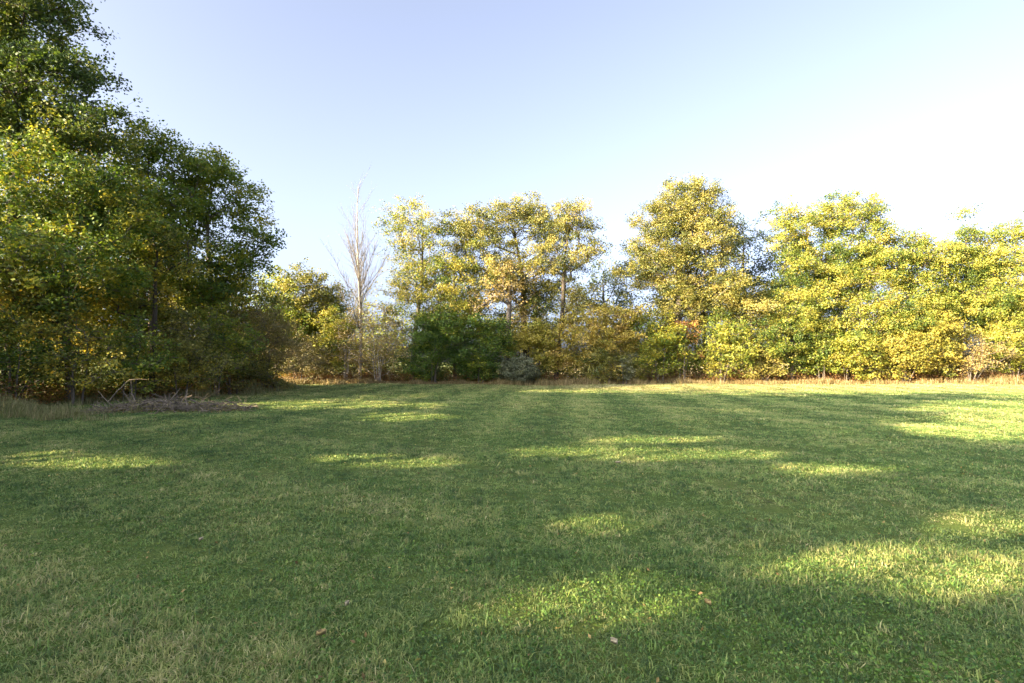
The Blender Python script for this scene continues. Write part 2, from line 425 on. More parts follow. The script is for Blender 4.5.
def lawn():
    rng = np.random.default_rng(11)
    # tufts of a dozen blades; density ~ d^-1.55 inside the wedge that can be seen (with a wide margin)
    nt_ = 84000; e = 0.45; d0, d1 = 2.0, 44.0
    u = rng.random(nt_); td = (d0 ** e + u * (d1 ** e - d0 ** e)) ** (1 / e)
    tx = rng.uniform(-1, 1, nt_) * (td * 1.02 + 0.9)
    m = rng.poisson(13, nt_); idx = np.repeat(np.arange(nt_), m); n = len(idx)
    sg = (0.016 + 0.0035 * td)[idx] * rng.uniform(.4, 1.6, nt_)[idx]
    x = tx[idx] + rng.normal(0, 1, n) * sg; y = td[idx] + rng.normal(0, 1, n) * sg
    th_ = rng.uniform(.5, 1.3, nt_)[idx]; tt_ = rng.normal(0, .22, nt_)[idx]; tdry = rng.normal(0, .22, nt_)[idx]
    ok = in_lawn(x, y) & (y > 1.7); x, y, th_, tt_, tdry = x[ok], y[ok], th_[ok], tt_[ok], tdry[ok]; d = y; n = len(x)
    F1 = field(x, y); F2 = field(x * 3.1, y * 3.1, 2.0); F3 = field(x * 0.5, y * 0.5, 4.0)
    # tufts: pull towards uneven height
    hh = (0.032 + 0.010 * F2 + 0.013 * field(x * 7, y * 7, 1.0)) * rng.uniform(0.6, 1.35, n) * th_
    hh = np.clip(hh, 0.012, 0.09) * np.interp(d, [2, 12, 44], [1, 1.0, 1.1])
    tall = rng.random(n) < 0.012 * (F2 > 0.2); hh[tall] *= 2.0
    wd = 0.0060 * np.clip(d / 3.6, 0.85, 7.5) * rng.uniform(0.6, 1.4, n)
    dp = np.clip(0.16 + 0.20 * F1 + 0.14 * F3 + 0.20 * F2 + 0.15 * field(x * 6, y * 6, 9.0), 0.02, 0.9)
    dp = np.maximum(dp, 0.9 * np.clip((y - 28) / 6, 0, 1) * np.clip((x + 4) / 8, .2, 1))  # far-right dryness also carries the gold of the sunlit strip
    dp = dp - .16 * np.clip((7 - y) / 3, 0, 1) * np.clip((1.5 - x) / 2, 0, 1)
    spot = field(x * 2.2, y * 2.2, 21.0) > 1.05; dp = np.where(spot, .75, dp); hh[spot] *= .55
    dp = np.where(y > 39, np.maximum(dp, 0.75 * np.clip((y - 39) / 1.5, 0, 1)), dp)
    dry = np.where(rng.random(n) < dp + tdry * (dp > .03), rng.uniform(0.35, 0.95, n), rng.uniform(0, 0.3, n)) * np.interp(d, [3, 10, 26, 38], [1, .75, .75, 1])
    tint = np.clip(0.42 + 0.14 * F2 + 0.1 * F3 + 0.12 * field(x * 6, y * 6, 5.0) + tt_ + rng.normal(0, 0.2, n), 0, 1)
    # faint mowing lanes running away from the camera; light on bent grass is put into the tint
    lane = np.sin((x - 0.10 * y) * 2 * math.pi / 2.6); tint = np.clip(tint + 0.2 * lane * np.clip((y - 6) / 10, 0, 1), 0, 1)
    V, F, t, q = blades(rng, x, y, hh, wd, 1.5, tint, dry)
    o = mesh_obj('lawn_grass', V, F, GM, attr=t, attr2=q)
    tag(o, 'short grass blades of the mown lawn, green mixed with straw', 'grass', kind='stuff')
    nt_ = 900; e = 0.6; u = rng.random(nt_); td = (2.0 ** e + u * (14 ** e - 2.0 ** e)) ** (1 / e); tx = rng.uniform(-1, 1, nt_) * (td * 1.02 + 0.9)
    m = rng.poisson(16, nt_); idx = np.repeat(np.arange(nt_), m); n = len(idx)
    x = tx[idx] + rng.normal(0, .03, n); y = td[idx] + rng.normal(0, .03, n)
    V, F, t, q = blades(rng, x, y, rng.uniform(.035, .08, n), rng.uniform(.005, .009, n), 1.0, np.clip(rng.normal(.55, .15, nt_)[idx] + rng.normal(0, .12, n), 0, 1), np.clip(rng.normal(.05, .2, nt_)[idx], 0, .9))
    tag(mesh_obj('coarse_grass', V, F, GM, attr=t, attr2=q), 'taller coarse grass tufts dotted through the near lawn', 'grass', kind='stuff')
    # clover and other low broad leaves
    n = 110000; e = 0.35; u = rng.random(n); d = (1.8 ** e + u * (13 ** e - 1.8 ** e)) ** (1 / e)
    x = rng.uniform(-1, 1, n) * (d * 1.02 + 0.9); y = d
    ok = (field(x * 1.4, y * 1.4, 7.0) + 0.35 * rng.normal(size=n)) > 0.25; x, y, d = x[ok], y[ok], d[ok]; n = len(x)
    C = np.stack([x, y, hgt(x, y) + rng.uniform(0.012, 0.042, n)], -1)
    V, F, t = leaves(rng, C, 0.4 + 0.2 * field(x * 4, y * 4, 3.0) + rng.normal(0, 0.25, n), 0.018, 0.8, 0.5, 0.0)
    CM = leaf_mat('clover_leaf', [(.03,.08,.016), (.06,.135,.022), (.10,.19,.03), (.17,.26,.045)], 0.25)
    tag(mesh_obj('clover', V, [F], CM, attr=t), 'low broad-leaved clover spreading through the near lawn', 'clover', kind='stuff')
lawn()

def tall_grass(name, label, x, y, h, wdt, drymean, seed, mat=None, lean=0.45):
    rng = np.random.default_rng(seed); n = len(x)
    tint = np.clip(rng.normal(0.5, 0.22, n), 0, 1); dry = np.clip(rng.normal(drymean, 0.25, n), 0, 1)
    V, F, t, q = blades(rng, x, y, h, np.full(n, wdt) * rng.uniform(0.6, 1.4, n), lean, tint, dry)
    return tag(mesh_obj(name, V, F, mat or GM, attr=t, attr2=q), label, 'tall grass', kind='stuff')

rng = np.random.default_rng(3)
# dry verge along the far line
n = 52000; x = rng.uniform(-19, 46, n); y = WOOD_Y - 0.3 + np.abs(rng.normal(0, 0.75, n)) + 0.35 * np.sin(x * 1.3)
RG = grass_mat('verge_blades', [(.05,.07,.02), (.10,.11,.03), (.16,.15,.04)], [(.16,.11,.05), (.33,.24,.11), (.48,.37,.19)])
tall_grass('dry_grass', 'straw-coloured rough grass along the foot of the far trees', x, y, rng.uniform(.12, .42, n) * np.clip(0.8 + 0.5 * field(x, y), 0.3, 1.6), 0.022, 0.75, 31, RG)
n = 26000; x = rng.uniform(-19, 46, n); y = WOOD_Y - 0.2 - np.abs(rng.normal(0, .9, n)); ok = field(x * 1.1, y * .8, 5) + rng.normal(0, .15, n) > .35; x, y = x[ok], y[ok]; n = len(x)
tall_grass('verge_weeds', 'ragged tufts of straw and green weeds reaching onto the far lawn edge', x, y, rng.uniform(.1, .5, n) * np.clip(.6 + .8 * field(x * 1.1, y * .8, 5), .3, 1.7), 0.024, 0.6, 36, RG)
n = 5200; x = np.concatenate([rng.uniform(8, 44, n), rng.uniform(-17, -9, 1100)]); n = len(x); y = WOOD_Y + 0.9 + np.abs(rng.normal(0, 0.7, n))
tall_grass('dry_stalks', 'reddish brown dead stalks standing in front of the far trees', x, y, rng.uniform(.5, 1.35, n), 0.028, 0.9, 32,
           grass_mat('stalk_blades', [(.10,.06,.03), (.16,.10,.05)], [(.13,.07,.035), (.24,.14,.07), (.34,.23,.12)]), 0.22)
# weeds at the foot of the left wood
n = 26000; y = rng.uniform(17.6, 36, n) ; x = wood_edge_x(y) - 0.5 + rng.normal(0.0, 0.85, n)
n2 = 30000; y2 = 21.5 - 6.3 * rng.random(n2) ** 1.5; p2 = rng.uniform(-90, 118, n2) + (y2 - 16) * 6 + 18 * np.sin(y2 * 2.2); x2 = (p2 - 512) / 569 * y2
ok = field(x2 * 1.8, y2 * 1.8, 6) + rng.normal(0, .25, n2) > .12 + np.clip(18 - y2, 0, 3) * .42; x = np.concatenate([x, x2[ok]]); y = np.concatenate([y, y2[ok]]); n = len(x)
hh = rng.uniform(.05, .40, n) * np.clip(0.62 + 0.85 * field(x * 2.2, y * 2.2, 2), 0.12, 2.2)
tall_grass('tall_weeds', 'unmown grey-green weeds and grass at the foot of the left wood', x, y, hh, 0.017, 0.45, 33,
           grass_mat('weed_blades', [(.05,.085,.022), (.105,.15,.035), (.19,.22,.06)], [(.16,.13,.06), (.34,.28,.14), (.50,.43,.24)]), 0.55)

# ------------------------------------------------------------------ far tree line, left to right
GT = 'trees of the far tree line'; GS = 'bushes at the foot of the far tree line'; GB = 'trees behind the far tree line'
far = dict(leaf=0.13, clump=0.76, per=285, subsig=.26, tvar=.33)
ptree('young_tree', 'golden-topped small tree between the left wood and the bare tree', 300, 44, [(302,292,26,30),(288,320,24,28),(322,310,16,26)], GT, pal='olive', trunk_r=.11, leaf=.16, clump=.6, per=90, dens=1.1)
ptree('shrub', 'bright yellow-green bush just left of the bare tree', 334, 42.8, [(334,328,19,24),(328,352,20,22)], GS, shrub=True, pal='yg', leaf=.15, tmean=.6)
ptree('shrub', 'grey-brown thicket where the left wood meets the far tree line', 300, 41.5, [(292,352,24,24),(312,360,22,20)], GS, shrub=True, pal='brown', leaf=.12, dens=1.2)
ptree('tree', 'yellow-green tree filling the dip between the golden-topped tree and the bare tree', 326, 46, [(328,305,24,24),(340,330,24,26),(312,330,24,28)], GT, pal='yg', trunk_r=.11, leaf=.15, clump=.65, per=140, dens=1.0, tmean=.6)
ptree('young_tree', 'small green tree peeping out behind the left wood corner', 276, 43, [(278,300,22,34),(292,330,24,30),(268,330,26,34)], GT, pal='green', trunk_r=.1, leaf=.15, clump=.62, per=130, dens=1.0, tmean=.65)
# the bare tree
def bare_tree():
    D = 42.5
    b = at(359, 383, D); base = np.array([b[0], D, float(hgt(b[0], D)) - .02])
    root = empty('bare_tree', base, 'tall leafless tree with a pale trunk and fine upswept twigs', 'tree')
    rng = np.random.default_rng(8)
    H = (at(357, 184, D) - base)[2]
    n = 34; t = np.linspace(0, 1, n); P = np.stack([0.12 * np.sin(t * 6) - 0.15 * t, 0.1 * np.sin(t * 5 + 1), t * H - 0.1 * (t == 0)], -1)
    tr = Acc(); tr.add(*tube(P, 0.145 * (1 - t) ** 0.85 + 0.01, 8)); br = Acc(); tw = Acc()
    def br_(p0, dirn, ln, r, depth):
        m = max(3, int(ln / 0.35)); q = [p0]; d = np.array(dirn, float)
        for i in range(m):
            d = d + np.array([0, 0, 0.055]) + rng.normal(size=3) * 0.07; d /= np.linalg.norm(d); q.append(q[-1] + d * ln / m)
        q = np.array(q); (br if depth == 0 else tw).add(*tube(q, np.linspace(r, r * 0.3, len(q)), 5 if depth == 0 else 3))
        if depth < 2:
            for i in range(1, len(q)):
                if rng.random() < (0.8 if depth == 0 else 0.5):
                    for _ in range(1 if depth else 2):
                        a = rng.normal(size=3); nd = d * 0.9 + a * 0.45 + np.array([0, 0, .35]); nd /= np.linalg.norm(nd)
                        br_(q[i], nd, ln * rng.uniform(0.22, 0.45), max(r * 0.4, .006), depth + 1)
    for k in range(46):
        tt = rng.uniform(0.22, 0.97); i = tt * (n - 1); p = P[int(i)] + (P[min(int(i) + 1, n - 1)] - P[int(i)]) * (i % 1)
        a = rng.uniform(0, 6.28); sp = rng.uniform(.4, .95); d = np.array([math.cos(a) * sp, math.sin(a) * sp, 1.0]); d /= np.linalg.norm(d)
        br_(p, d, (1 - tt) * 4.0 + 1.3 * rng.uniform(.6, 1.3), 0.03 * (1 - tt) + 0.012, 0)
    tr.build('trunk', BM['pale'], root); br.build('branches', BM['twig'], root); tw.build('twigs', BM['twig'], root)
bare_tree()
ptree('shrub', 'straw-coloured bush with many pale stems right of the bare tree', 378, 41.9, [(375,335,24,34),(388,352,20,28),(362,356,18,24)], GS, shrub=True, pal='tan', bark='pale', leaf=.13, per=42, stems=7, trunk_r=.04)
ptree('shrub', 'thin straw-coloured bush left of the bare tree trunk', 345, 42.2, [(344,352,16,26),(350,326,12,20)], GS, shrub=True, pal='tan', bark='pale', leaf=.13, per=34, stems=5, seed=4242)
ptree('tree', 'airy bright yellow-green tree nearest right of the bare tree', 412, 43.5, [(405,232,27,34),(432,228,20,28),(420,275,36,38),(400,300,22,34),(440,310,26,30)], GT, pal='yg', tmean=.58, dens=1.15, per=150, trunk_r=.17, **{k: v for k, v in far.items() if k != 'per'})
ptree('tree', 'wide-crowned tree with a thick limb bare of leaves low in its crown', 528, 44.5, [(478,232,36,30),(520,216,30,22),(548,238,30,34),(500,275,38,30),(536,290,26,24)], GT, pal='olive', tmean=.45, dens=.95, trunk_r=.24, bark='dark', low=.3, **far)
ptree('tree', 'tan-leaved tree hung with dead vines in the middle of the tree line', 508, 42.6, [(510,282,30,26),(486,300,22,18),(524,318,16,20)], GT, pal='tan', tmean=.35, dens=.8, trunk_r=.19, bark='grey', leaf=.16, clump=.7, per=70, low=.4)
ptree('tree', 'tall tree with a dark straight trunk right of the vine-hung tree', 556, 43, [(573,222,22,28),(580,255,22,26),(556,262,26,24),(568,295,26,18)], GT, pal='olive', tmean=.5, dens=1.0, trunk_r=.17, bark='dark', low=.4, **far)
ptree('tree', 'yellow-green tree rising behind the dark green bushes', 455, 44, [(455,275,26,40),(470,320,30,28),(438,330,24,24)], GT, pal='yg', tmean=.45, trunk_r=.14, **far)
ptree('shrub', 'large dark green bush, left of the dark pair', 434, 42, [(430,345,24,34),(448,335,20,28),(420,360,16,22)], GS, shrub=True, pal='green', leaf=.14, dens=1.3, tmean=.3)
ptree('shrub', 'dark green bush, right of the dark pair', 480, 42, [(482,348,26,32),(498,340,16,26),(466,358,16,24)], GS, shrub=True, pal='green', leaf=.14, dens=1.3, tmean=.35)
ptree('shrub', 'yellow-leaved bush above the round grey-green bush', 528, 43, [(530,340,26,24),(548,350,18,26)], GS, shrub=True, pal='yg', leaf=.15, tmean=.85)
ptree('young_tree', 'slim yellow-green young tree filling the gap right of the vine-hung tree', 540, 44.5, [(538,300,20,24),(548,325,20,22),(500,325,20,20)], GT, pal='yg', trunk_r=.09, leaf=.15, clump=.6, per=110, dens=.9, tmean=.5)
ptree('shrub', 'low round grey-green bush on the lawn edge below the vine-hung tree', 519, 41.2, [(519,371,18,13)], GS, shrub=True, pal='silver', leaf=.09, clump=.34, dens=3.2, per=150, stems=6, trunk_r=.02, tmean=.3)
ptree('shrub', 'broad golden bush between the dark straight trunk and the big lobed tree', 596, 42.2, [(592,330,34,28),(622,322,26,26),(572,352,24,26),(608,355,30,26)], GS, shrub=True, pal='gold', leaf=.16, dens=1.1, clump=.6, tmean=.62)
ptree('shrub', 'brown shaded bush under the broad golden bush', 606, 41.5, [(604,364,26,20),(628,366,18,18)], GS, shrub=True, pal='olive', leaf=.13, dens=1.2)
ptree('shrub', 'small silvery bush in front of the brown shaded bush', 625, 40.9, [(625,367,10,14)], GS, shrub=True, pal='silver', leaf=.10, clump=.3, dens=1.2, stems=4, trunk_r=.02, tmean=.65)
ptree('tree', 'tree coloured dark blue-green for shade, behind the gap left of the big lobed tree', 604, 54, [(606,276,20,28),(590,300,26,26),(620,300,24,24)], GB, pal='blue', bark='dark', trunk_r=.16, leaf=.2, clump=.9, per=80, dens=.8)
ptree('tree', 'big lobed tree, the tallest of the far tree line', 672, 43.5, [(690,210,34,32),(655,222,22,22),(705,238,36,36),(668,258,44,32),(715,282,32,34),(640,272,26,20),(690,300,40,30)], GT, pal='olive', tmean=.48, dens=1.2, trunk_r=.26, bark='grey', low=.3, **far)
ptree('tree', 'tree coloured dark blue-green for shade, showing behind the big lobed tree on its right', 745, 50, [(742,245,24,38),(757,262,20,34),(748,300,28,30)], GB, pal='blue', bark='dark', trunk_r=.16, leaf=.18, clump=.8, per=90)
ptree('shrub', 'green bush under the left side of the big lobed tree', 660, 42, [(655,335,26,26),(672,350,24,28),(645,358,18,22)], GS, shrub=True, pal='green', leaf=.15, tmean=.75, dens=1.2, clump=.6)
ptree('shrub', 'rust-leaved bush between two green ones under the big lobed tree', 683, 41.8, [(683,330,13,18),(688,350,10,12)], GS, shrub=True, pal='rust', leaf=.14, tmean=.5)
ptree('shrub', 'rounded bright green bush right of the rust-leaved one', 722, 41.8, [(722,335,26,26),(735,352,28,26),(706,358,18,18)], GS, shrub=True, pal='yg', leaf=.15, tmean=.5, dens=1.25, clump=.6)
ptree('tree', 'golden-green small tree left of the tall twin-topped tree', 755, 43, [(755,318,26,30),(738,300,20,20),(768,345,24,26)], GT, pal='olive', tmean=.55, trunk_r=.12, **far)
ptree('tree', 'tall twin-topped yellow-green tree right of the big lobed tree', 800, 44, [(792,238,22,30),(782,215,13,15),(830,216,30,22),(862,222,28,26),(812,262,36,34),(850,262,30,34),(800,300,34,30)], GT, pal='yg', tmean=.46, dens=1.3, trunk_r=.22, **far)
ptree('tree', 'dense yellow-green tree filling under the twin-topped tree', 792, 42.6, [(795,318,32,34),(778,345,24,28),(815,350,26,28)], GT, pal='yg', tmean=.42, trunk_r=.13, **far)
ptree('tree', 'leafy tree with gaps in its crown, just right of the twin-topped tree', 862, 43.2, [(862,290,32,36),(845,330,28,30),(880,325,28,34)], GT, pal='yg', tmean=.5, trunk_r=.14, **far)
ptree('tree', 'lower round-topped tree in the dip of the skyline on the right', 905, 43.5, [(902,262,30,32),(928,262,24,28),(880,255,20,24),(920,300,30,34),(898,330,30,30)], GT, pal='yg', tmean=.48, dens=1.2, trunk_r=.15, **far)
ptree('tree', 'pointed tree making the second last peak on the right', 962, 44, [(966,232,15,24),(955,262,26,28),(975,268,26,30),(960,305,36,34)], GT, pal='yg', tmean=.44, dens=1.25, trunk_r=.17, **far)
ptree('tree', 'yellow tree at the right edge of the photo', 1012, 43.5, [(1010,243,22,28),(990,262,22,28),(1022,275,30,32),(1000,310,32,34),(1035,310,30,34)], GT, pal='yg', tmean=.52, dens=1.2, trunk_r=.16, **far)
ptree('tree', 'tree beyond the right edge of the photo, next in the tree line', 1080, 44, [(1075,245,34,36),(1095,290,36,38),(1065,310,30,34)], GT, pal='yg', tmean=.6, trunk_r=.18, **far)
ptree('shrub', 'golden bush under the leafy tree with gaps', 845, 42, [(842,352,28,24),(865,358,22,22)], GS, shrub=True, pal='yg', leaf=.15, tmean=.55, dens=1.2)
ptree('shrub', 'green bush low under the twin-topped tree', 822, 42, [(822,340,18,22),(812,360,20,18)], GS, shrub=True, pal='yg', leaf=.15, tmean=.35, dens=1.2)
ptree('shrub', 'deep yellow bush under the round-topped tree', 905, 42, [(905,352,30,24),(928,345,22,24),(888,362,20,18)], GS, shrub=True, pal='gold', leaf=.15, tmean=.36, dens=1.2)
ptree('shrub', 'cream-coloured loose bush under the pointed tree', 972, 41.6, [(970,362,22,16),(985,352,20,18)], GS, shrub=True, pal='tan', bark='grey', leaf=.12, tmean=.35, per=60, stems=6)
ptree('shrub', 'golden-yellow bush left of the cream-coloured one', 945, 42.4, [(945,335,24,26),(940,358,20,20)], GS, shrub=True, pal='gold', leaf=.15, tmean=.42, dens=1.1)
ptree('shrub', 'golden-yellow bush at the right edge of the photo', 1015, 42.2, [(1012,345,24,26),(1028,358,24,22)], GS, shrub=True, pal='yg', leaf=.15, tmean=.6, dens=1.1)
ptree('shrub', 'pale yellow bush at the foot of the small golden-green tree', 765, 42, [(762,364,24,16)], GS, shrub=True, pal='olive', leaf=.14, tmean=.7)
# second row, behind
back = dict(leaf=.22, clump=1.0, per=75, dens=.8, bark='dark')
for px, D, top, pal, hw, lab in [
    (330, 52, 318, 'olive', 34, 'low olive tree behind the bare tree'),
    (385, 53, 300, 'yg', 36, 'tree behind the straw-coloured bushes'),
    (455, 52, 268, 'green', 38, 'green tree behind the dark pair of bushes'),
    (520, 54, 300, 'olive', 40, 'olive tree behind the vine-hung tree'),
    (650, 53, 290, 'olive', 40, 'olive tree behind the left side of the big lobed tree'),
    (705, 54, 262, 'blue', 38, 'shaded tree behind the middle of the big lobed tree'),
    (790, 53, 258, 'green', 36, 'green tree behind the twin-topped tree'),
    (845, 52, 262, 'yg', 38, 'tree behind the leafy tree with gaps'),
    (925, 53, 268, 'yg', 42, 'tree behind the round-topped tree'),
    (1000, 53, 262, 'yg', 44, 'tree behind the yellow tree at the right edge')]:
    hh = 372 - top
    ptree('tree', lab, px, D, [(px, top + hh * .28, hw * .75, hh * .28), (px - hw * .3, top + hh * .55, hw * .8, hh * .3), (px + hw * .35, top + hh * .6, hw * .8, hh * .3)], GB, pal=pal, trunk_r=.15, tmean=.42, **back)
# undergrowth inside the wood: a mass nobody could count
def undergrowth(name, label, xs, ys, hmax, n, pal, seed, leaf=.16):
    rng = np.random.default_rng(seed)
    k = rng.integers(0, len(xs), n)
    x = xs[k] + rng.normal(0, .35, n); y = ys[k] + rng.normal(0, .35, n)
    z = rng.random(n) ** 1.2 * hmax * np.clip(0.8 + 0.45 * field(x, y, 3), .25, 1.3)
    C = np.stack([x, y, z + .05], -1)
    V, F, t = leaves(rng, C, 0.4 + .2 * field(x * 2, y * 2, 1) + rng.normal(0, .2, n), leaf)
    return tag(mesh_obj(name, V, [F], LM[pal], attr=t), label, 'undergrowth', kind='stuff')
r = np.random.default_rng(71)
undergrowth('undergrowth', 'low leafy undergrowth inside the far tree line', r.uniform(-22, 48, 1500), r.uniform(42.8, 50, 1500), 2.6, 90000, 'mix', 72, .18)
undergrowth('undergrowth', 'red-brown brambles and weeds along the foot of the far trees', r.uniform(-18, 46, 900), r.uniform(42.0, 43.2, 900), 0.9, 26000, 'rust', 73, .11)

# ------------------------------------------------------------------ the left wood
GL = 'trees of the left wood'; GLS = 'bushes along the edge of the left wood'
near = dict(leaf=.145, clump=.6, per=165, subs=9)
ptree('tree', 'tallest dark green tree at the left edge of the photo', 12, 23.5, [(6,10,76,75),(54,82,52,42),(-40,60,80,80),(30,130,80,50),(96,122,40,32)], GL, pal='dark', bark='dark', tmean=.5, tvar=.25, trunk_r=.24, dens=.8, low=.25, wob=.2, **near)
ptree('tree', 'lighter green tree dappled with yellow in front of the tallest dark one', 70, 22.6, [(60,190,62,50),(110,205,48,42),(10,230,60,55),(75,262,60,46)], GL, pal='green', bark='grey', tmean=.5, tvar=.28, trunk_r=.13, dens=.75, **near)
ptree('tree', 'green tree whose top stands between the tallest and the fan-leaved one', 150, 28, [(150,155,36,34),(180,172,30,32),(125,190,36,36),(168,205,36,36),(140,250,46,40)], GL, pal='green', tmean=.6, trunk_r=.16, dens=.85, **near)
ptree('tree', 'fresh green tree with loose outward sprays at the wood corner', 205, 30, [(212,185,38,36),(240,215,30,34),(192,220,36,36),(235,262,34,32),(205,290,38,36),(258,240,20,18)], GL, pal='green', tmean=.55, trunk_r=.15, dens=.85, **near)
ptree('tree', 'slender dark trunk with sparse crown inside the left wood', 152, 25, [(150,270,42,34),(120,300,36,30),(170,245,30,26)], GL, pal='mix', bark='dark', tmean=.5, trunk_r=.11, dens=.6, low=.4, **near)
ptree('tree', 'dark mixed tree low at the left edge, below the yellow-dappled one', 8, 22, [(0,290,55,46),(40,310,46,36),(-40,260,50,60)], GL, pal='mix', bark='dark', tmean=.52, trunk_r=.1, dens=.8, **near)
ptree('tree', 'tall tree deep behind the yellow-dappled one in the left wood', 85, 31, [(90,170,50,50),(60,220,60,60),(120,240,60,60)], GL, pal='mix', bark='dark', tmean=.55, trunk_r=.16, leaf=.16, clump=.8, per=100, dens=.8)
ptree('tree', 'tree deep behind the fresh green one in the left wood', 215, 36, [(212,280,34,34),(190,305,38,36),(240,312,32,32)], GL, pal='mix', bark='dark', tmean=.55, trunk_r=.14, leaf=.16, clump=.8, per=100, dens=.8)
for px, D, lob, pal, lab in [
    (40, 27, [(40,290,60,50),(10,330,50,40),(85,320,50,42)], 'mix', 'dense young tree behind the orange-flecked bush'),
    (120, 30, [(120,300,48,44),(150,335,46,36),(95,340,44,34)], 'green', 'dense young tree behind the upright bent branch'),
    (180, 31, [(175,300,44,46),(195,335,40,36),(150,260,40,40)], 'olive', 'dense young olive tree behind the right end of the branch pile'),
    (245, 35, [(240,315,38,40),(262,335,32,34),(225,345,30,30)], 'mix', 'dense young tree behind the arching grey-brown bush')]:
    ptree('young_tree', lab, px, D, lob, GL, pal=pal, bark='dark', trunk_r=.1, leaf=.15, clump=.62, per=110, dens=.85, low=.12, tmean=.62)
sh = dict(shrub=True, leaf=.11, clump=.45, per=100, subs=8)
ptree('shrub', 'dark green bush at the left edge of the photo', 15, 21, [(10,350,42,42),(50,358,32,34)], GLS, pal='green', dens=.9, tmean=.45, **sh)
ptree('shrub', 'bush flecked with orange left of the branch pile', 75, 21.5, [(78,345,32,34),(60,372,28,24),(100,365,28,28)], GLS, pal='mix', dens=.9, tmean=.62, **sh)
ptree('shrub', 'bush right behind the upright bent branch', 130, 22.6, [(128,345,32,36),(150,365,28,26)], GLS, pal='green', dens=.9, tmean=.5, **sh)
ptree('shrub', 'brown and green bush behind the right end of the branch pile', 180, 24.6, [(180,345,34,36),(205,365,28,24),(160,372,22,20)], GLS, pal='olive', dens=1.0, tmean=.45, **sh)
ptree('shrub', 'bright green bush halfway up behind the branch pile', 215, 27, [(215,328,28,26),(232,345,26,28)], GLS, pal='green', dens=1.1, tmean=.65, **sh)
ptree('shrub', 'arching grey-brown bush at the wood corner', 265, 31.5, [(262,335,32,34),(288,352,24,26),(245,360,26,26)], GLS, pal='brown', dens=1.1, tmean=.72, shrub=True, leaf=.1, clump=.5, per=110, stems=8)
ptree('shrub', 'low yellowish bush ending the left wood beside the lawn', 278, 31, [(278,380,14,12),(262,374,18,16)], GLS, pal='olive', dens=1.1, tmean=.4, shrub=True, leaf=.09, clump=.36, per=90)
ptree('shrub', 'olive bush beside the lawn left of the corner bush', 232, 28.5, [(232,368,24,22),(214,376,18,16)], GLS, pal='olive', dens=1.0, tmean=.5, **sh)
r = np.random.default_rng(81)
yy = r.uniform(19.5, 40, 1500); xx = wood_edge_x(yy) - 0.8 - np.abs(r.normal(0, 3.0, 1500))
undergrowth('undergrowth', 'shady leafy undergrowth inside the left wood', xx, yy, 2.4, 70000, 'mix', 82, .11)
undergrowth('undergrowth', 'red-brown brambles under the left wood edge', xx[:500] + 1.2, yy[:500], 0.8, 26000, 'rust', 83, .08)

# ------------------------------------------------------------------ trees that close the field on the left and behind the photographer; their shade falls on the lawn
# openings cut into their crowns to shape the sunlight: ground patches (seen from the lawn) that the sun reaches, with the share of leaves missing
OPEN = [(600,602,150,30,1), (480,622,90,20,.9), (920,566,135,27,1), (985,524,65,14,1), (600,521,42,9,1), (745,549,60,13,.85), (395,459,62,7,1), (640,453,125,6.5,1),
        (560,444,65,4,.9), (825,470,65,6,1), (655,439,68,4.5,1), (1000,430,85,10,1), (985,407,75,6,1), (405,417,48,4,1), (330,405,110,4,1), (80,462,75,8,1),
        (560,572,90,10,.6), (450,482,50,5,.5), (860,500,60,6,.5), (240,440,60,4,.5), (720,410,60,3,.85), (500,404,80,3,.75), (200,560,60,12,.35), (330,520,60,7,.4), (850,388,320,6,1)]
def sunlit_share(P):
    k = P[:, 2] / TOSUN[2]; gx = P[:, 0] - TOSUN[0] * k; gy = P[:, 1] - TOSUN[1] * k
    ok = gy > 2.0; gy_ = np.where(ok, gy, 2.0)
    px = CX + FPX * gx / gy_; py = 362 + FPX * EYE / gy_
    sh = np.zeros(len(P)); w_ = 0.30 * field(gx * 1.3, gy * 1.6, 8.0) + .22 * field(gx * 3.2, gy * 4.2, 10.0)
    for (a, b, ra, rb, q) in OPEN:
        r_ = ((px - a) / ra) ** 2 + ((py - b) / rb) ** 2
        sh = np.maximum(sh, q * np.clip((1.45 + w_ * 1.7 - r_) / 0.3, 0, 1))
    return np.where(ok, sh, 0)
def wood_share(P):  # crowns thinned by noise to add dapples of sun on the left wood
    u = P[:, 1] * .839 - P[:, 0] * .545; v = P[:, 2] - (P[:, 0] + 25) * .387
    f = field(u * 1.1, v * 1.1, 11.0) + .5 * field(u * 3.0, v * 3.0, 12.0)
    return np.maximum(sunlit_share(P), np.clip((f + .10) / .3, 0, .92) * np.clip((10.2 - v) / 1.5, 0, 1))
def off_tree(x, y, seed):
    lift = (-25 - x) / .839 * .325
    H = float(np.interp(y, [-24, -17, -15, -14, -6.5, -5, -2, 0, 3, 5, 8, 16], [17, 17, 15, 13.4, 13.4, 18.5, 18.5, 17, 16.5, 16, 17.5, 17.5])) + lift * .5
    lobes = [(x, y, H * z, 2.1, 2.1, H * .17) for z in (.83, .62, .42, .22)]
    plant('tree', 'tree standing outside the photo along the left field edge, only its shade reaches the lawn', 'tree', (x, y), lobes,
          'trees standing outside the photo', pal='green', seed=seed, dens=1.7, clump=.85, leaf=.25, per=150, twigr=.005, trunk_r=.17, low=.12, bark='dark', subs=6, shell=.7, prune=wood_share if y > 6.5 else sunlit_share)
yy = -24.0; k = 0
while yy < 16.5:
    off_tree(-25 + .3 * math.sin(yy * 3), yy, 900 + k); (yy < 7) and off_tree(-28.2, yy + 1.4, 1900 + k); yy += 2.7; k += 1

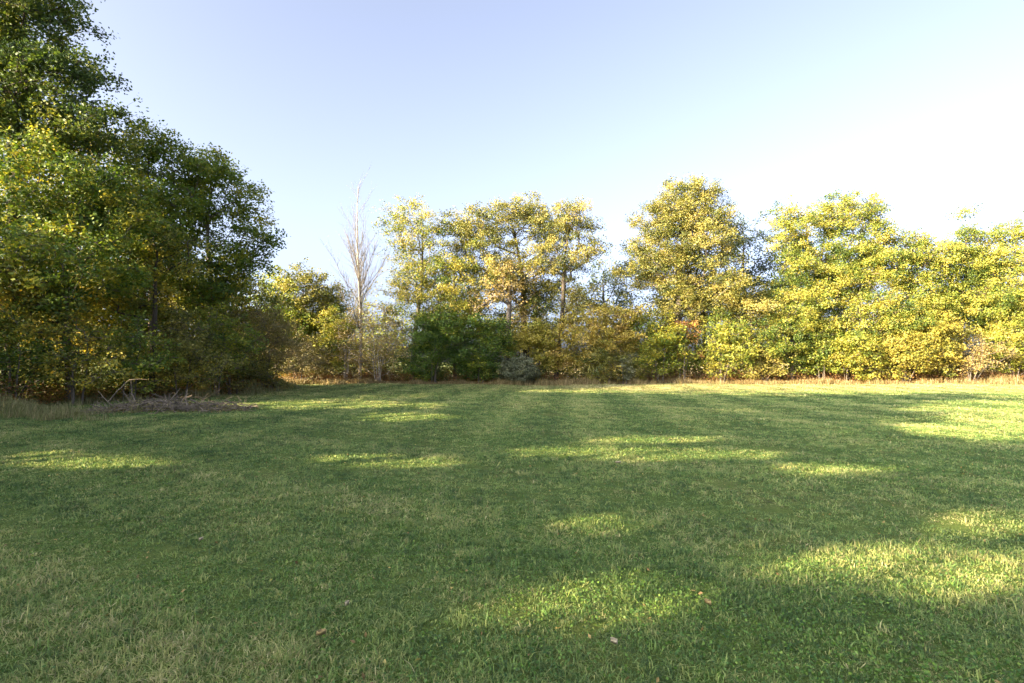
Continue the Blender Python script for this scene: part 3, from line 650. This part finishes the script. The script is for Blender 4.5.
# ------------------------------------------------------------------ the branch pile
def pile():
    rng = np.random.default_rng(44); A = Acc()
    c = at(165, 412, 18.6)
    for k in range(440):
        u = rng.uniform(-1, 1)
        x = c[0] + u * 2.3 + rng.normal(0, .15); y = 18.8 + rng.normal(0, .62) - .3 * math.sin(u * 5)
        hgt_ = max(0.03, 0.27 * (1 - abs(u) ** 1.5)) * rng.uniform(.2, 1.15)
        ln = rng.uniform(.35, 1.5) * (1.2 - .5 * abs(u)); a = rng.normal(0, .8) + (math.pi if rng.random() < .5 else 0); el = rng.normal(0, .26) if k % 7 else rng.uniform(.3, 1.1)
        d = np.array([math.cos(a) * math.cos(el), math.sin(a) * math.cos(el), math.sin(el)])
        m = 5; t = np.linspace(-.5, .5, m)[:, None]
        P = np.array([x, y, float(hgt(x, y)) + hgt_]) + d * ln * t + rng.normal(size=(m, 3)) * .03
        P[:, 2] = np.maximum(P[:, 2], hgt(P[:, 0], P[:, 1]) + .01)
        r0 = rng.choice([.006, .009, .014, .024], p=[.4, .35, .18, .07])
        A.add(*tube(P, np.linspace(r0, r0 * .4, m), 5))
    nl = 2600; u = rng.uniform(-1, 1, nl); lx = c[0] + u * 2.3 + rng.normal(0, .2, nl); ly = 18.85 + rng.normal(0, .5, nl)
    LC = np.stack([lx, ly, hgt(lx, ly) + .03 + rng.random(nl) ** 2 * .3 * (1 - np.abs(u) ** 1.5)], -1)
    LV, LF, LT = leaves(rng, LC, rng.random(nl), .07)
    tag(mesh_obj('dead_leaves', LV, [LF], LM['brown'], attr=LT), 'withered leaves caught in the heap of dead branches', 'leaves', kind='stuff')
    tag(A.build('brush_pile', BM['dead']), 'low heap of grey dead branches at the foot of the left wood', 'brush pile', kind='stuff')
    def branch(label, pts, r0, subs=()):
        pts = [np.asarray(p) for p in pts]
        base = pts[0]; root = empty('fallen_branch', base, label, 'branch', 'branches sticking out of the pile')
        A = Acc()
        Q = []
        for i in range(len(pts) - 1):
            for t in (0, .25, .5, .75): Q.append(pts[i] * (1 - t) + pts[i + 1] * t + rng.normal(size=3) * .008)
        Q.append(pts[-1]); Q = np.array(Q) - base
        A.add(*tube(Q, np.linspace(r0, r0 * .5, len(Q)), 6)); A.build('limb', BM['dead'], root)
        for s in subs:
            B = Acc(); s = np.array([np.asarray(q) for q in s]) - base
            B.add(*tube(s, np.linspace(r0 * .55, r0 * .25, len(s)), 4)); B.build('side_branch', BM['dead'], root)
    D = 19.2
    branch('pale branch leaning up from the pile to a forked top', [at(108,402,D), at(118,390,D), at(129,380,D+.1)], .022, [[at(129,380,D+.1), at(138,379,D+.2), at(147,379.5,D+.2)]])
    branch('crooked upright branch meeting the leaning one at its top', [at(137,404,D-.2), at(132,394,D), at(131,380,D+.15)], .02, [[at(132,393,D), at(126,396,D), at(121,392,D-.1)]])
    branch('thin arching branch at the left of the pile', [at(112,406,D-.3), at(104,398,D-.2), at(98,391,D)], .013, [[at(104,398,D-.2), at(97,397,D-.3)]])
    branch('long straight grey branch lying in the weeds left of the pile', [at(60,413,18.9), at(90,412.5,18.8), at(128,411,18.7)], .028)
    branch('thick dead limb lying out on the grass in front of the pile', [at(84,428,14.9+2), at(100,424,17.0), at(118,417,18.0)], .035, [[at(100,424,17.0), at(96,420,17.1), at(97,417,17.2)]])
    branch('dark thick branch on top of the pile pointing right', [at(112,418,17.9), at(130,409,18.4), at(150,406,18.7), at(188,408,18.8)], .04)
pile()

# ------------------------------------------------------------------ fallen leaves on the lawn
def fallen(px, py, size, label, ang, mat):
    # where the pixel's ray meets the lawn
    p1 = at(px, py, 1.0); k = (EYE - 0.045) / (EYE - p1[2]); P = np.array([p1[0] * k, k, 0.0]); P[2] = float(hgt(P[0], P[1])) + .05
    n = 9; t = np.linspace(0, 1, n); wv = np.sin(t * math.pi) ** .8 * .32 * (1 + .22 * np.cos(t * 24))
    ca, sa = math.cos(ang), math.sin(ang); V = []
    for s_ in (-1, 0, 1):
        lx = (t - .5) * size; ly = s_ * wv * size; z = .012 * abs(s_) + .22 * size * (t - .4) ** 2 + (0.012 if s_ else 0)
        V.append(np.stack([lx * ca - ly * sa, lx * sa + ly * ca, z], -1))
    V = np.concatenate(V); q = np.arange(n - 1)
    F = np.concatenate([np.stack([q + r_ * n, q + r_ * n + 1, q + (r_ + 1) * n + 1, q + (r_ + 1) * n], -1) for r_ in (0, 1)])
    o = mesh_obj('fallen_leaf', V, [F], mat, smooth=True); o.location = P
    md = o.modifiers.new('thick', 'SOLIDIFY'); md.thickness = .002
    tag(o, label, 'leaf', 'dry leaves fallen on the lawn')
FL = bark_mat('fallen_leaf_skin', (.17, .12, .045), (.36, .27, .11), 30); FP = bark_mat('fallen_leaf_pale', (.24, .20, .12), (.42, .36, .24), 30)
for a in [(708, 609, .045, 'tan curled leaf right of the long sunny patch', 2.2, FL), (614, 652, .04, 'pale narrow leaf near the bottom centre', 2.5, FP),
          (347, 612, .03, 'small whitish leaf left of the sunny patch', 1.0, FP), (321, 643, .05, 'brownish leaf low on the left half', .4, FL),
          (618, 461, .09, 'whitish leaf on the lawn below the far golden bush', .2, FP), (201, 541, .035, 'small pale leaf on the shaded left lawn', .9, FP)]:
    fallen(*a)

def litter():
    rng = np.random.default_rng(77); n = 5200
    y = rng.uniform(2.4, 41, n); x = rng.uniform(-1, 1, n) * (y + 1); 
    n2 = 2600; y2 = rng.uniform(17, 38, n2); x2 = wood_edge_x(y2) + np.abs(rng.normal(0, 2.0, n2)); n3 = 2600
    x = np.concatenate([x, x2, rng.uniform(-15, 42, n3)]); y = np.concatenate([y, y2, 41.5 - np.abs(rng.normal(0, 1.6, n3))])
    ok = in_lawn(x, y) & ((y > 7) | (rng.random(len(y)) < .5)); x, y = x[ok], y[ok]; n = len(x)
    C = np.stack([x, y, hgt(x, y) + rng.uniform(.006, .03, n)], -1)
    V, F, t = leaves(rng, C, rng.random(n), .032, .6, 1.3, 0.0)
    M = leaf_mat('litter_leaf', [(.12,.07,.03), (.22,.14,.06), (.34,.24,.08), (.42,.34,.10), (.30,.17,.07)], .15)
    tag(mesh_obj('leaf_litter', V, [F], M, attr=t), 'small brown and yellow fallen leaves scattered through the lawn', 'leaves', kind='stuff')
litter()
